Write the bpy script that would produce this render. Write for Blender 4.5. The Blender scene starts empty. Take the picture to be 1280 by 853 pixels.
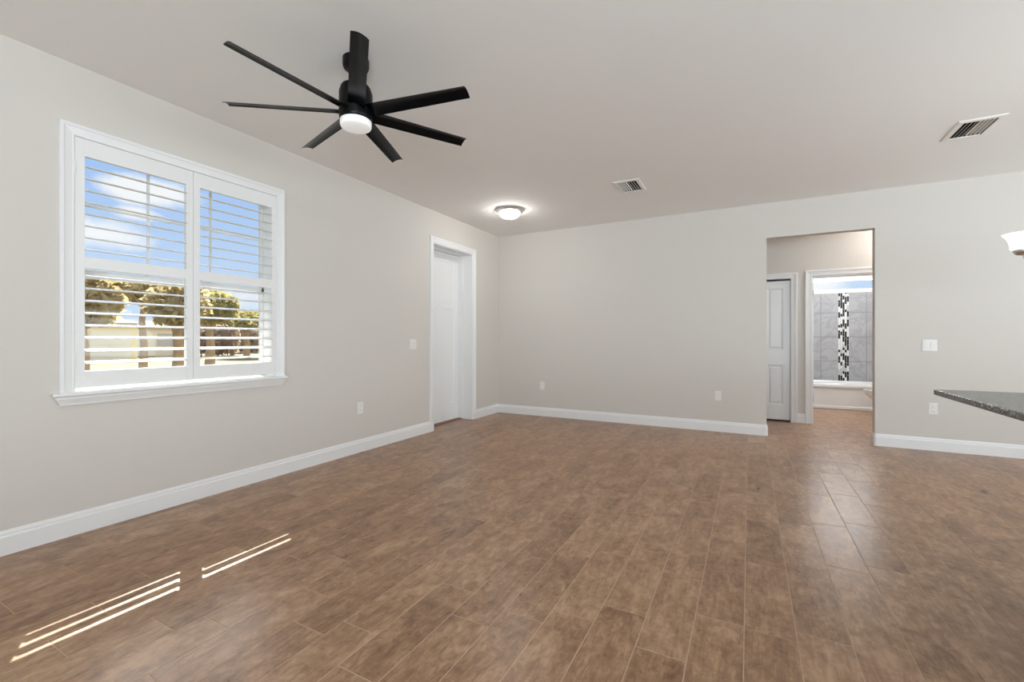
import bpy, bmesh, math, random
from mathutils import Vector, Matrix
C = bpy.context.scene.collection
SC = bpy.context.scene
PI = math.pi

# ------------------------------------------------------------------ camera
F_PX, YAW, V0, EYE = 555.4, 0.490446, 424.39, 1.18058
cam_d = bpy.data.cameras.new('camera'); cam = bpy.data.objects.new('camera', cam_d); C.objects.link(cam)
cam_d.sensor_fit = 'HORIZONTAL'; cam_d.sensor_width = 36.0
cam_d.lens = 36.0 * F_PX / 1280.0
cam_d.shift_y = -(426.5 - V0) / 1280.0
cam_d.clip_start = 0.05; cam_d.clip_end = 500
cam.location = (0, 0, EYE); cam.rotation_euler = (PI / 2, 0, YAW)
SC.camera = cam
SC.view_settings.view_transform = 'Standard'; SC.view_settings.look = 'None'
SC.view_settings.gamma = 1.0; SC.view_settings.use_curve_mapping = False
SC.view_settings.exposure = 0.08
SC.cycles.max_bounces = 14; SC.cycles.diffuse_bounces = 8; SC.cycles.transparent_max_bounces = 16
SC.cycles.sample_clamp_indirect = 6.0


def ray(u, v):
    c, s = math.cos(YAW), math.sin(YAW)
    a = (u - 640) / F_PX
    return Vector((c * a - s, s * a + c, -(v - V0) / F_PX)).normalized()


# ------------------------------------------------------------------ world: blue sky with a few clouds
W = bpy.data.worlds.new('sky'); SC.world = W; W.use_nodes = True
nt = W.node_tree; nt.nodes.clear()


def N(t, kind, **kw):
    n = t.nodes.new(kind)
    for k, v in kw.items():
        if k in ('op',): n.operation = v
        elif isinstance(k, str) and hasattr(n, k): setattr(n, k, v)
    return n


def mth(t, op, a, b=None, c=None, clamp=False):
    n = t.nodes.new('ShaderNodeMath'); n.operation = op; n.use_clamp = clamp
    for i, x in enumerate((a, b, c)):
        if x is None: continue
        if isinstance(x, (int, float)): n.inputs[i].default_value = x
        else: t.links.new(x, n.inputs[i])
    return n.outputs[0]


def mixc(t, f, a, b):
    n = t.nodes.new('ShaderNodeMix'); n.data_type = 'RGBA'
    for s, x in ((n.inputs[0], f), (n.inputs[6], a), (n.inputs[7], b)):
        if isinstance(x, (int, float)): s.default_value = x
        elif isinstance(x, tuple): s.default_value = (*x, 1) if len(x) == 3 else x
        else: t.links.new(x, s)
    return n.outputs[2]


tc = N(nt, 'ShaderNodeTexCoord')
sep = N(nt, 'ShaderNodeSeparateXYZ'); nt.links.new(tc.outputs['Generated'], sep.inputs[0])
az = mth(nt, 'ARCTAN2', sep.outputs[1], mth(nt, 'MULTIPLY', sep.outputs[0], -1.0))
el = mth(nt, 'ARCSINE', sep.outputs[2])
noi = N(nt, 'ShaderNodeTexNoise'); noi.inputs['Scale'].default_value = 9.0; noi.inputs['Detail'].default_value = 7.0
nt.links.new(tc.outputs['Generated'], noi.inputs['Vector'])
nv = mth(nt, 'SUBTRACT', noi.outputs[0], 0.5)
cl = None
for (u, v, w, h) in ((195, 243, .075, .026), (128, 290, .075, .028), (172, 268, .04, .013), (1035, 350, .05, .05), (300, 372, .09, .03)):
    d = ray(u, v); a0 = math.atan2(d.y, -d.x); e0 = math.asin(d.z)
    q = mth(nt, 'ADD', mth(nt, 'POWER', mth(nt, 'DIVIDE', mth(nt, 'SUBTRACT', az, a0), w), 2.0),
            mth(nt, 'POWER', mth(nt, 'DIVIDE', mth(nt, 'SUBTRACT', el, e0), h), 2.0))
    q = mth(nt, 'ADD', q, mth(nt, 'MULTIPLY', nv, 4.0))
    m = mth(nt, 'SUBTRACT', 1.0, q, clamp=True)
    cl = m if cl is None else mth(nt, 'MAXIMUM', cl, m)
cl = mth(nt, 'SMOOTH_MIN', cl, 1.0, 0.2)
t01 = mth(nt, 'DIVIDE', mth(nt, 'MAXIMUM', el, 0.0), 0.45, clamp=True)
sky = mixc(nt, t01, (.66, .79, .96), (.235, .46, .93))
sky = mixc(nt, cl, sky, (.97, .97, 1.0))
# unseen sky opposite the sun, brightened to light house fronts and the room
far = mth(nt, 'MULTIPLY', mth(nt, 'SUBTRACT', sep.outputs[0], .25), 2.0, clamp=True)
sky = mixc(nt, far, sky, (1.0, .97, .90))
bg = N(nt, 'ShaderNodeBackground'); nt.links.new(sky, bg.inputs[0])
# extra glow added around the sun, out of view, for floor glare
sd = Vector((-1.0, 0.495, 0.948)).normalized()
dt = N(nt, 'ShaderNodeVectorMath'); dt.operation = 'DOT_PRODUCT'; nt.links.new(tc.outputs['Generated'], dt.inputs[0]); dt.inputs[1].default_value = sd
sun_boost = mth(nt, 'DIVIDE', mth(nt, 'SUBTRACT', dt.outputs['Value'], math.cos(math.radians(23))), 1 - math.cos(math.radians(23)), clamp=True)
sky = mixc(nt, sun_boost, sky, (1.0, .96, .90)); nt.links.new(sky, bg.inputs[0])
nt.links.new(mth(nt, 'ADD', mth(nt, 'ADD', 1.0, mth(nt, 'MULTIPLY', sun_boost, 14.0)), mth(nt, 'MULTIPLY', far, .45)), bg.inputs[1])
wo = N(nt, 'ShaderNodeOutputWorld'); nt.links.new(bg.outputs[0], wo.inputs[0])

# ------------------------------------------------------------------ sun, bath window daylight, and fill lights added at unseen openings
sun_d = bpy.data.lights.new('sun', 'SUN'); sun_d.energy = 15.0; sun_d.angle = 0.006; sun_d.color = (1, .93, .82)
sun = bpy.data.objects.new('sun', sun_d); C.objects.link(sun)
sun.rotation_euler = Vector((1.0, -0.495, -0.948)).to_track_quat('-Z', 'Y').to_euler()
sun.location = (-8, 5, 9)


def area(name, loc, direction, sx, sy, power, col):
    l = bpy.data.lights.new(name, 'AREA'); l.shape = 'RECTANGLE'; l.size = sx; l.size_y = sy; l.energy = power; l.color = col
    o = bpy.data.objects.new(name, l); C.objects.link(o); o.location = loc
    o.rotation_euler = Vector(direction).to_track_quat('-Z', 'Y').to_euler()
    return o


area('fill_light_rear', (2.3, -3.12, 1.25), (-0.02, 1, 1.9), 4.8, 2.2, 460, (.80, .94, 1.05))  # added fill behind the camera, tilted up at the ceiling
area('fill_light_right', (5.72, 1.6, 1.55), (-1, -0.25, 1.6), 3.4, 1.7, 165, (.80, .94, 1.05))  # added fill from the unseen right side, also aimed upward
area('fill_light_right_far', (5.72, 4.7, 1.35), (-1, 0.0, 1.5), 1.8, 2.0, 50, (.80, .94, 1.05))  # added to brighten the far ceiling and back wall
area('daylight_bath_window', (1.505, 10.06, 2.19), (0, -1, -0.45), 1.1, 0.16, 18, (.95, .97, 1))


# ------------------------------------------------------------------ materials
def new_mat(name):
    m = bpy.data.materials.new(name); m.use_nodes = True
    t = m.node_tree
    return m, t, t.nodes['Principled BSDF']


def srgb(r, g, b):
    f = lambda c: (c / 255 / 12.92) if c <= 10.3 else ((c / 255 + .055) / 1.055) ** 2.4
    return (f(r), f(g), f(b))


def plain(name, col, rough=.5, metal=0.0, bump=0.0, bscale=200.0, spec=None, var=0.0, vscale=3.0):
    m, t, p = new_mat(name)
    p.inputs['Base Color'].default_value = (*col, 1)
    p.inputs['Roughness'].default_value = rough; p.inputs['Metallic'].default_value = metal
    if spec is not None: p.inputs['Specular IOR Level'].default_value = spec
    tcn = t.nodes.new('ShaderNodeTexCoord')
    if var:
        nz = t.nodes.new('ShaderNodeTexNoise'); nz.inputs['Scale'].default_value = vscale; nz.inputs['Detail'].default_value = 4
        t.links.new(tcn.outputs['Object'], nz.inputs['Vector'])
        o = mixc(t, nz.outputs[0], tuple(max(0, c * (1 - var)) for c in col), tuple(min(1, c * (1 + var)) for c in col))
        t.links.new(o, p.inputs['Base Color'])
    if bump:
        nz = t.nodes.new('ShaderNodeTexNoise'); nz.inputs['Scale'].default_value = bscale; nz.inputs['Detail'].default_value = 3
        t.links.new(tcn.outputs['Object'], nz.inputs['Vector'])
        b = t.nodes.new('ShaderNodeBump'); b.inputs['Strength'].default_value = bump; b.inputs['Distance'].default_value = .002
        t.links.new(nz.outputs[0], b.inputs['Height']); t.links.new(b.outputs[0], p.inputs['Normal'])
    return m


M = {}
M['paint'] = plain('greige_wall_paint', (.630, .596, .550), .75, bump=.15, bscale=260)
M['ceil'] = plain('ceiling_paint', (.86, .85, .825), .85, bump=.3, bscale=120)
M['white'] = plain('white_trim_paint', (.80, .80, .795), .35)
M['shutter'] = plain('white_shutter_paint', (.80, .80, .79), .4)
M['plate'] = plain('white_plastic', (.78, .765, .735), .35)
M['thresh'] = plain('brown_threshold', srgb(122, 94, 74), .6)
M['slot'] = plain('dark_slot', (.10, .095, .09), .6)
M['black'] = plain('matte_black_metal', (.003, .003, .0035), .34, spec=.15)
M['blade'] = plain('black_fan_blade', (.003, .0035, .0045), .2, spec=.12)
M['nickel'] = plain('brushed_nickel', (.74, .72, .70), .38, metal=1.0, bump=.05, bscale=400)
M['vent'] = plain('white_vent_metal', (.82, .80, .76), .45)
M['dark'] = plain('dark_duct', (.045, .043, .04), .9)
M['tub'] = plain('white_tub_enamel', (.82, .82, .82), .15)
M['porcelain'] = plain('white_porcelain', (.84, .84, .83), .1)
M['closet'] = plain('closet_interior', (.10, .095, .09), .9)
M['stucco'] = plain('exterior_stucco', (.62, .58, .50), .9, bump=.4, bscale=60)
M['sun_blocker'] = plain('white_sun_blocker', (.75, .75, .73), .7)
M['cabinet'] = plain('painted_knee_wall', (.62, .585, .53), .7)


def emitter(name, col, strength, base=(.8, .8, .8)):
    m, t, p = new_mat(name)
    p.inputs['Base Color'].default_value = (*base, 1); p.inputs['Roughness'].default_value = .3
    p.inputs['Emission Color'].default_value = (*col, 1); p.inputs['Emission Strength'].default_value = strength
    return m


M['dome_glow'] = emitter('lit_dome_glass', (1, .97, .94), 40.0)
M['hall_glow'] = emitter('lit_hall_dome_glass', (1, .98, .96), 75.0)
M['bath_glow'] = emitter('lit_bath_dome_glass', (.94, .98, 1.03), 185.0)
M['shade_glow'] = emitter('lit_shade_glass', (1, .97, .94), 1.6)
M['bulb'] = emitter('lit_bulb', (1, .97, .94), 8.0)
M['fan_glow'] = emitter('lit_fan_diffuser', (1, .99, .97), .26)


def glass_mat():
    m = bpy.data.materials.new('window_glass'); m.use_nodes = True; t = m.node_tree; t.nodes.clear()
    tr = t.nodes.new('ShaderNodeBsdfTransparent'); tr.inputs[0].default_value = (.96, .975, .97, 1)
    gl = t.nodes.new('ShaderNodeBsdfGlossy'); gl.inputs['Roughness'].default_value = .02
    fr = t.nodes.new('ShaderNodeFresnel'); fr.inputs[0].default_value = 1.3
    mx = t.nodes.new('ShaderNodeMixShader'); ou = t.nodes.new('ShaderNodeOutputMaterial')
    t.links.new(fr.outputs[0], mx.inputs[0]); t.links.new(tr.outputs[0], mx.inputs[1]); t.links.new(gl.outputs[0], mx.inputs[2])
    t.links.new(mx.outputs[0], ou.inputs[0])
    return m


M['glass'] = glass_mat()


def ramp(t, fac, stops):
    r = t.nodes.new('ShaderNodeValToRGB')
    while len(r.color_ramp.elements) < len(stops): r.color_ramp.elements.new(.5)
    for e, (p, c) in zip(r.color_ramp.elements, stops): e.position = p; e.color = (*c, 1)
    t.links.new(fac, r.inputs[0]); return r.outputs[0]


def tex_noise(t, vec, scale, detail=4, rough=.5, dist=0.0):
    n = t.nodes.new('ShaderNodeTexNoise'); n.inputs['Scale'].default_value = scale; n.inputs['Detail'].default_value = detail
    n.inputs['Roughness'].default_value = rough; n.inputs['Distortion'].default_value = dist
    t.links.new(vec, n.inputs['Vector']); return n.outputs[0]


def plank_mat():
    m, t, p = new_mat('wood_look_tile')
    tcn = t.nodes.new('ShaderNodeTexCoord'); at = t.nodes.new('ShaderNodeAttribute'); at.attribute_name = 'plank'
    off = t.nodes.new('ShaderNodeCombineXYZ')
    t.links.new(mth(t, 'MULTIPLY', at.outputs['Fac'], 37.0), off.inputs[0])
    t.links.new(mth(t, 'MULTIPLY', at.outputs['Fac'], 91.0), off.inputs[1])
    t.links.new(mth(t, 'MULTIPLY', at.outputs['Fac'], 17.0), off.inputs[2])
    add = t.nodes.new('ShaderNodeVectorMath'); add.operation = 'ADD'
    t.links.new(tcn.outputs['Object'], add.inputs[0]); t.links.new(off.outputs[0], add.inputs[1])

    def stretched(sx, sy):
        mp = t.nodes.new('ShaderNodeMapping'); mp.inputs['Scale'].default_value = (sx, sy, 1)
        t.links.new(add.outputs[0], mp.inputs[0]); return mp.outputs[0]
    blot = tex_noise(t, stretched(9, 4.5), 1.0, 6, .62, .8)
    fine = tex_noise(t, stretched(34, 20), 1.0, 5, .65, .6)
    grain = tex_noise(t, stretched(120, 9), 1.0, 4, .6, .3)
    saw = tex_noise(t, stretched(9, 170), 1.0, 2, .5)
    streak = tex_noise(t, stretched(22, 2.8), 1.0, 5, .65, 1.2)
    v = mth(t, 'ADD', mth(t, 'MULTIPLY', blot, .46), mth(t, 'MULTIPLY', fine, .34))
    v = mth(t, 'ADD', v, mth(t, 'MULTIPLY', grain, .16))
    v = mth(t, 'ADD', v, mth(t, 'MULTIPLY', saw, .05))
    v = mth(t, 'ADD', v, mth(t, 'MULTIPLY', mth(t, 'SUBTRACT', at.outputs['Fac'], .5), .06))
    col = ramp(t, v, [(.35, srgb(104, 74, 52)), (.44, srgb(134, 101, 75)), (.51, srgb(154, 119, 90)), (.61, srgb(180, 145, 115))])
    dk = mth(t, 'MULTIPLY', mth(t, 'SUBTRACT', streak, .54, clamp=True), 2.4, clamp=True)
    col = mixc(t, dk, col, srgb(100, 71, 52))
    t.links.new(col, p.inputs['Base Color'])
    t.links.new(mth(t, 'ADD', .24, mth(t, 'MULTIPLY', blot, .12)), p.inputs['Roughness'])
    p.inputs['Specular IOR Level'].default_value = .4
    b = t.nodes.new('ShaderNodeBump'); b.inputs['Strength'].default_value = .06; b.inputs['Distance'].default_value = .001
    t.links.new(mth(t, 'ADD', grain, mth(t, 'MULTIPLY', saw, .5)), b.inputs['Height']); t.links.new(b.outputs[0], p.inputs['Normal'])
    return m


M['plank'] = plank_mat()
M['grout'] = plain('tan_grout', srgb(186, 158, 134), .9, var=.12, vscale=40)


def granite_mat():
    m, t, p = new_mat('dark_speckled_granite')
    tcn = t.nodes.new('ShaderNodeTexCoord')
    vo = t.nodes.new('ShaderNodeTexVoronoi'); vo.inputs['Scale'].default_value = 150
    t.links.new(tcn.outputs['Object'], vo.inputs['Vector'])
    n1 = tex_noise(t, tcn.outputs['Object'], 90, 4, .7)
    v = mth(t, 'ADD', mth(t, 'MULTIPLY', vo.outputs['Color'], .5), mth(t, 'MULTIPLY', n1, .6))
    col = ramp(t, v, [(.40, srgb(16, 18, 17)), (.52, srgb(44, 47, 44)), (.62, srgb(96, 98, 92)), (.76, srgb(160, 157, 148))])
    t.links.new(col, p.inputs['Base Color']); p.inputs['Roughness'].default_value = .24
    return m


M['granite'] = granite_mat()


def marble_tile_mat():
    m, t, p = new_mat('grey_veined_tile')
    tcn = t.nodes.new('ShaderNodeTexCoord')
    mp = t.nodes.new('ShaderNodeMapping'); mp.inputs['Rotation'].default_value = (0, .7, 0); t.links.new(tcn.outputs['Object'], mp.inputs[0])
    n1 = tex_noise(t, mp.outputs[0], 2.6, 6, .6, 1.6)
    vein = mth(t, 'ABSOLUTE', mth(t, 'SUBTRACT', n1, .5))
    vein = mth(t, 'SUBTRACT', 1.0, mth(t, 'MULTIPLY', vein, 16.0), clamp=True)
    n2 = tex_noise(t, tcn.outputs['Object'], 1.7, 4, .5)
    base = mixc(t, n2, srgb(160, 160, 162), srgb(184, 184, 187))
    col = mixc(t, mth(t, 'MULTIPLY', vein, .42), base, srgb(128, 128, 133))
    sp = t.nodes.new('ShaderNodeSeparateXYZ'); t.links.new(tcn.outputs['Object'], sp.inputs[0])

    def line(src, period, phase, half):
        f = mth(t, 'PINGPONG', mth(t, 'SUBTRACT', src, phase), period / 2)
        return mth(t, 'LESS_THAN', f, half)
    gz = line(sp.outputs[2], .442, 1.222, .006); gx = line(sp.outputs[0], .673, 1.167, .006); gy = line(sp.outputs[1], .442, 9.94 - .2, .006)
    g = mth(t, 'MAXIMUM', gz, mth(t, 'MAXIMUM', gx, gy))
    col = mixc(t, g, col, srgb(138, 137, 137))
    t.links.new(col, p.inputs['Base Color']); p.inputs['Roughness'].default_value = .3
    return m


M['tile'] = marble_tile_mat()
M['mos_black'] = plain('black_mosaic', (.02, .02, .022), .2)
M['mos_white'] = plain('white_mosaic', (.8, .8, .8), .2)
M['mos_grey'] = plain('grey_mosaic', (.55, .55, .56), .2)


def leaf_mat(name, a, b, c):
    m, t, p = new_mat(name)
    tcn = t.nodes.new('ShaderNodeTexCoord')
    n1 = tex_noise(t, tcn.outputs['Object'], 2.2, 5, .7)
    t.links.new(ramp(t, n1, [(.3, a), (.5, b), (.7, c)]), p.inputs['Base Color']); p.inputs['Roughness'].default_value = .7
    tl = t.nodes.new('ShaderNodeBsdfTranslucent'); mx = t.nodes.new('ShaderNodeMixShader'); mx.inputs[0].default_value = .5
    t.links.new(p.inputs['Base Color'].links[0].from_socket, tl.inputs[0])
    t.links.new(p.outputs[0], mx.inputs[1]); t.links.new(tl.outputs[0], mx.inputs[2]); t.links.new(mx.outputs[0], t.nodes['Material Output'].inputs[0])
    return m


M['leaf_gold'] = leaf_mat('golden_olive_leaves', srgb(150, 132, 88), srgb(186, 168, 122), srgb(218, 204, 164))
M['leaf_green'] = leaf_mat('olive_green_leaves', srgb(112, 108, 62), srgb(160, 150, 96), srgb(206, 194, 140))
M['leaf_brown'] = leaf_mat('dry_brown_brush', srgb(168, 146, 124), srgb(192, 170, 148), srgb(212, 192, 170))
M['bark'] = plain('tan_bark', srgb(176, 148, 116), .9, bump=.5, bscale=14, var=.3, vscale=6)
M['lawn'] = plain('pale_lawn', srgb(112, 106, 76), .95, var=.2, vscale=1.5)
M['house'] = plain('cream_stucco', srgb(244, 228, 186), .9, var=.04, vscale=2)
M['roof'] = plain('brown_shingles', srgb(150, 128, 104), .9, var=.2, vscale=5)
M['garage'] = plain('pale_garage_panel', srgb(240, 232, 212), .6)

# ------------------------------------------------------------------ mesh helpers


def world_loc(o):
    v = Vector((0, 0, 0))
    while o is not None: v += o.location; o = o.parent
    return v


def obj(name, bm, mat, parent=None, smooth=False, kind=None, mats=None):
    """links the bmesh (world coordinates) as one mesh object; under a parent it is stored relative to it"""
    if parent is not None:
        bmesh.ops.translate(bm, verts=bm.verts, vec=-world_loc(parent))
    bmesh.ops.recalc_face_normals(bm, faces=bm.faces)
    me = bpy.data.meshes.new(name); bm.to_mesh(me); bm.free()
    for mm in (mats or [mat]): me.materials.append(mm)
    if smooth:
        me.polygons.foreach_set('use_smooth', [True] * len(me.polygons))
        try: me.set_sharp_from_angle(angle=math.radians(38))
        except Exception: pass
    o = bpy.data.objects.new(name, me); C.objects.link(o)
    if parent is not None: o.parent = parent
    if kind: o['kind'] = kind
    return o


def struct(name, bm, mat, **k):
    return obj(name, bm, mat, kind='structure', **k)


def thing(name, label, cat, loc=(0, 0, 0), group=None, kind=None):
    o = bpy.data.objects.new(name, None); C.objects.link(o); o.location = loc; o.empty_display_size = .05
    if kind: o['kind'] = kind
    if label: o['label'] = label
    if cat: o['category'] = cat
    if group: o['group'] = group
    return o


def tag(o, label, cat, group=None):
    o['label'] = label; o['category'] = cat
    if group: o['group'] = group
    return o


def box(bm, x0, x1, y0, y1, z0, z1, bev=0.0, seg=2, mat=0):
    b = bm if not bev else bmesh.new()
    vs = [b.verts.new((x, y, z)) for x in (x0, x1) for y in (y0, y1) for z in (z0, z1)]
    fs = [b.faces.new([vs[i] for i in q]) for q in ((0, 1, 3, 2), (4, 6, 7, 5), (0, 4, 5, 1), (2, 3, 7, 6), (0, 2, 6, 4), (1, 5, 7, 3))]
    for f in fs: f.material_index = mat
    if bev:
        bmesh.ops.bevel(b, geom=list(b.edges) + list(b.verts), offset=bev, segments=seg, profile=.5, affect='EDGES')
        for f in b.faces: f.material_index = mat
        merge(bm, b)
    return bm


def merge(bm, b):
    me = bpy.data.meshes.new('tmp'); b.to_mesh(me); bm.from_mesh(me); b.free(); bpy.data.meshes.remove(me)


def lathe(bm, cx, cy, prof, n=48, mat=0, cap=True):
    rings = []
    for r, z in prof:
        if r < 1e-6: rings.append([bm.verts.new((cx, cy, z))])
        else: rings.append([bm.verts.new((cx + r * math.cos(2 * PI * k / n), cy + r * math.sin(2 * PI * k / n), z)) for k in range(n)])
    for a, b in zip(rings, rings[1:]):
        for k in range(n):
            k2 = (k + 1) % n
            q = [a[k % len(a)], a[k2 % len(a)], b[k2 % len(b)], b[k % len(b)]]
            q = list(dict.fromkeys(q))
            if len(q) >= 3:
                f = bm.faces.new(q); f.material_index = mat
    if cap:
        for r in (rings[0], rings[-1]):
            if len(r) > 2: bm.faces.new(r)
    return bm


def tube(bm, pts, rad, n=12, mat=0):
    pts = [Vector(p) for p in pts]; rr = rad if isinstance(rad, (list, tuple)) else [rad] * len(pts)
    rings = []; ref = None
    for i, p in enumerate(pts):
        d = (pts[min(i + 1, len(pts) - 1)] - pts[max(i - 1, 0)]).normalized()
        if ref is None:
            ref = Vector((0, 0, 1)) if abs(d.z) < .9 else Vector((1, 0, 0))
        u = d.cross(ref).normalized(); w = u.cross(d).normalized(); ref = w
        rings.append([bm.verts.new(p + rr[i] * (u * math.cos(2 * PI * k / n) + w * math.sin(2 * PI * k / n))) for k in range(n)])
    for a, b in zip(rings, rings[1:]):
        for k in range(n):
            f = bm.faces.new([a[k], a[(k + 1) % n], b[(k + 1) % n], b[k]]); f.material_index = mat
    for r in (rings[0], rings[-1]): bm.faces.new(r)
    return bm


def sweep(bm, path, prof, place, closed=False):
    """mitred sweep: path in a plane (a, b), profile (offset to the left of travel, height); place(a, b, h) -> xyz"""
    P = [Vector(p) for p in path]; n = len(P); rings = []
    for i in range(n):
        if closed: d0 = (P[i] - P[i - 1]).normalized(); d1 = (P[(i + 1) % n] - P[i]).normalized()
        else:
            d0 = (P[i] - P[i - 1]).normalized() if i else (P[1] - P[0]).normalized()
            d1 = (P[i + 1] - P[i]).normalized() if i < n - 1 else d0
        n0 = Vector((-d0.y, d0.x)); n1 = Vector((-d1.y, d1.x)); m = (n0 + n1)
        m = m / max(1e-6, m.dot(n0))
        rings.append([bm.verts.new(place(P[i].x + m.x * o, P[i].y + m.y * o, h)) for o, h in prof])
    k = len(prof)
    for i in range(n if closed else n - 1):
        a, b = rings[i], rings[(i + 1) % n]
        for j in range(k):
            bm.faces.new([a[j], a[(j + 1) % k], b[(j + 1) % k], b[j]])
    if not closed:
        for r in (rings[0], rings[-1]): bm.faces.new(r)
    return bm


def round_corner(p0, c, p1, r, n=5):
    """points of a fillet of radius r at corner c between p0 and p1"""
    p0, c, p1 = Vector(p0), Vector(c), Vector(p1)
    a = (p0 - c).normalized(); b = (p1 - c).normalized()
    s, e = c + a * r, c + b * r; o = c + (a + b) * r
    out = []
    for i in range(n + 1):
        t = i / n * PI / 2
        out.append(tuple(o + (s - o) * math.cos(t) + (e - o) * math.sin(t)))
    return out


# ------------------------------------------------------------------ room dimensions
XL, YB, H = -3.5975, 6.2604, 2.845           # left wall face, back wall face, ceiling height
XR, YR = 5.60, -3.00                         # right wall, rear wall (both outside the frame)
XO = -3.86                                   # outer face of the left wall
YB2 = YB + 0.115
YH = 7.448; YH2 = YH + 0.115                 # wall with the closet and the bathroom door
BX0, BX1, BY1 = 0.715, 2.285, 9.94           # bathroom
OX0, OX1, OZ = 0.187, 1.232, 2.42            # cased opening in the back wall
DY0, DY1, DZ = 4.580, 5.502, 2.436           # door in the left wall
WY0, WY1, WZ0, WZ1 = 1.116, 2.440, .862, 2.415

# ------------------------------------------------------------------ floor: wood-look planks laid along y
PW, PLEN, G = 0.18500, 0.6230, 0.0019
JOINT = {-1: 2.124, 0: 2.197, 1: 2.287, 2: 2.740, 3: 3.167, 4: 3.307, -2: 2.05, -3: 2.683, -4: 2.354, -5: 1.934, -6: 1.799, -7: 2.317,
         -8: 2.186, -9: 1.745, -10: 1.309, -11: 1.212, -12: 1.400, -13: 1.054, -14: .943, -15: .679, -16: .87, -17: 1.10, -18: .679, -19: .943, -20: 1.2}
bm = bmesh.new(); rnd = random.Random(4)
FX0, FX1, FY0, FY1 = XO, XR + .1, YR - .1, BY1 + .05
lay = bm.faces.layers.float.new('plank')
f0 = bm.faces.new([bm.verts.new(p) for p in ((FX0, FY0, -.0010), (FX1, FY0, -.0010), (FX1, FY1, -.0010), (FX0, FY1, -.0010))]); f0.material_index = 1
f1 = bm.faces.new([bm.verts.new(p) for p in ((FX0, FY0, -.1), (FX1, FY0, -.1), (FX1, FY1, -.1), (FX0, FY1, -.1))]); f1.material_index = 1
for k in range(int((FX0 - .352) / PW) - 1, int((FX1 - .352) / PW) + 1):
    x0, x1 = .352 + PW * k, .352 + PW * (k + 1)
    x0, x1 = max(x0, FX0), min(x1, FX1)
    if x1 - x0 < .01: continue
    j = JOINT.get(k, rnd.uniform(0, PLEN)); j -= PLEN * math.ceil((j - FY0) / PLEN)
    y = j
    while y < FY1:
        ya, yb = max(y, FY0), min(y + PLEN, FY1); y += PLEN
        if yb - ya < .01: continue
        pid = rnd.random(); a, b, c, d = x0 + G, x1 - G, ya + G, yb - G; e = .0009
        top = [bm.verts.new(p) for p in ((a + e, c + e, 0), (b - e, c + e, 0), (b - e, d - e, 0), (a + e, d - e, 0))]
        low = [bm.verts.new(p) for p in ((a, c, -.0009), (b, c, -.0009), (b, d, -.0009), (a, d, -.0009))]
        fs = [bm.faces.new(top)] + [bm.faces.new([low[i], low[(i + 1) % 4], top[(i + 1) % 4], top[i]]) for i in range(4)]
        for f in fs: f[lay] = pid
floor = struct('floor', bm, None, mats=[M['plank'], M['grout']])

# ------------------------------------------------------------------ ceiling and walls
VENTS = [(-1.275, -1.005, 4.655, 5.045), (1.413, 1.685, 4.60, 4.985)]; VM = .036
bm = bmesh.new(); cx_ = sorted([XO, XR + .1] + [q for v in VENTS for q in (v[0] + VM, v[1] - VM)]); cy_ = sorted([YR - .1, BY1 + .12] + [q for v in VENTS for q in (v[2] + VM, v[3] - VM)])
for xa, xb in zip(cx_, cx_[1:]):
    for ya, yb in zip(cy_, cy_[1:]):
        if any(v[0] + VM - 1e-6 <= xa and xb <= v[1] - VM + 1e-6 and v[2] + VM - 1e-6 <= ya and yb <= v[3] - VM + 1e-6 for v in VENTS): continue
        box(bm, xa, xb, ya, yb, H, H + .12)
bmesh.ops.remove_doubles(bm, verts=bm.verts, dist=1e-5)
struct('ceiling', bm, M['ceil'])

bm = bmesh.new()
for a in ((YR - .1, WY0, 0, H), (WY1, DY0, 0, H), (DY1, YB2, 0, H), (WY0, WY1, 0, WZ0), (WY0, WY1, WZ1, H), (DY0, DY1, DZ, H)):
    box(bm, XO, XL, *a)
wall_left = struct('wall_left', bm, M['paint'])

bm = bmesh.new()
box(bm, XL, OX0, YB, YB2, 0, H); box(bm, OX1, XR, YB, YB2, 0, H); box(bm, OX0, OX1, YB, YB2, OZ, H)
struct('wall_back', bm, M['paint'])

bm = bmesh.new()   # unseen right wall, its openings made up for the fill lights
box(bm, XR, XR + .12, YR, 0.0, 0, H); box(bm, XR, XR + .12, 3.2, 3.75, 0, H); box(bm, XR, XR + .12, 5.65, YB2, 0, H); box(bm, XR, XR + .12, 3.75, 5.65, 0, .3); box(bm, XR, XR + .12, 3.75, 5.65, 2.4, H); box(bm, XR, XR + .12, 0.0, 3.2, 0, .75); box(bm, XR, XR + .12, 0.0, 3.2, 2.4, H)
struct('wall_right', bm, M['paint'])
bm = bmesh.new()   # unseen rear wall, with a made-up opening for the rear fill light
box(bm, XL, -0.2, YR - .12, YR, 0, H); box(bm, 4.8, XR, YR - .12, YR, 0, H); box(bm, -0.2, 4.8, YR - .12, YR, 2.4, H)
struct('wall_rear', bm, M['paint'])

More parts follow.
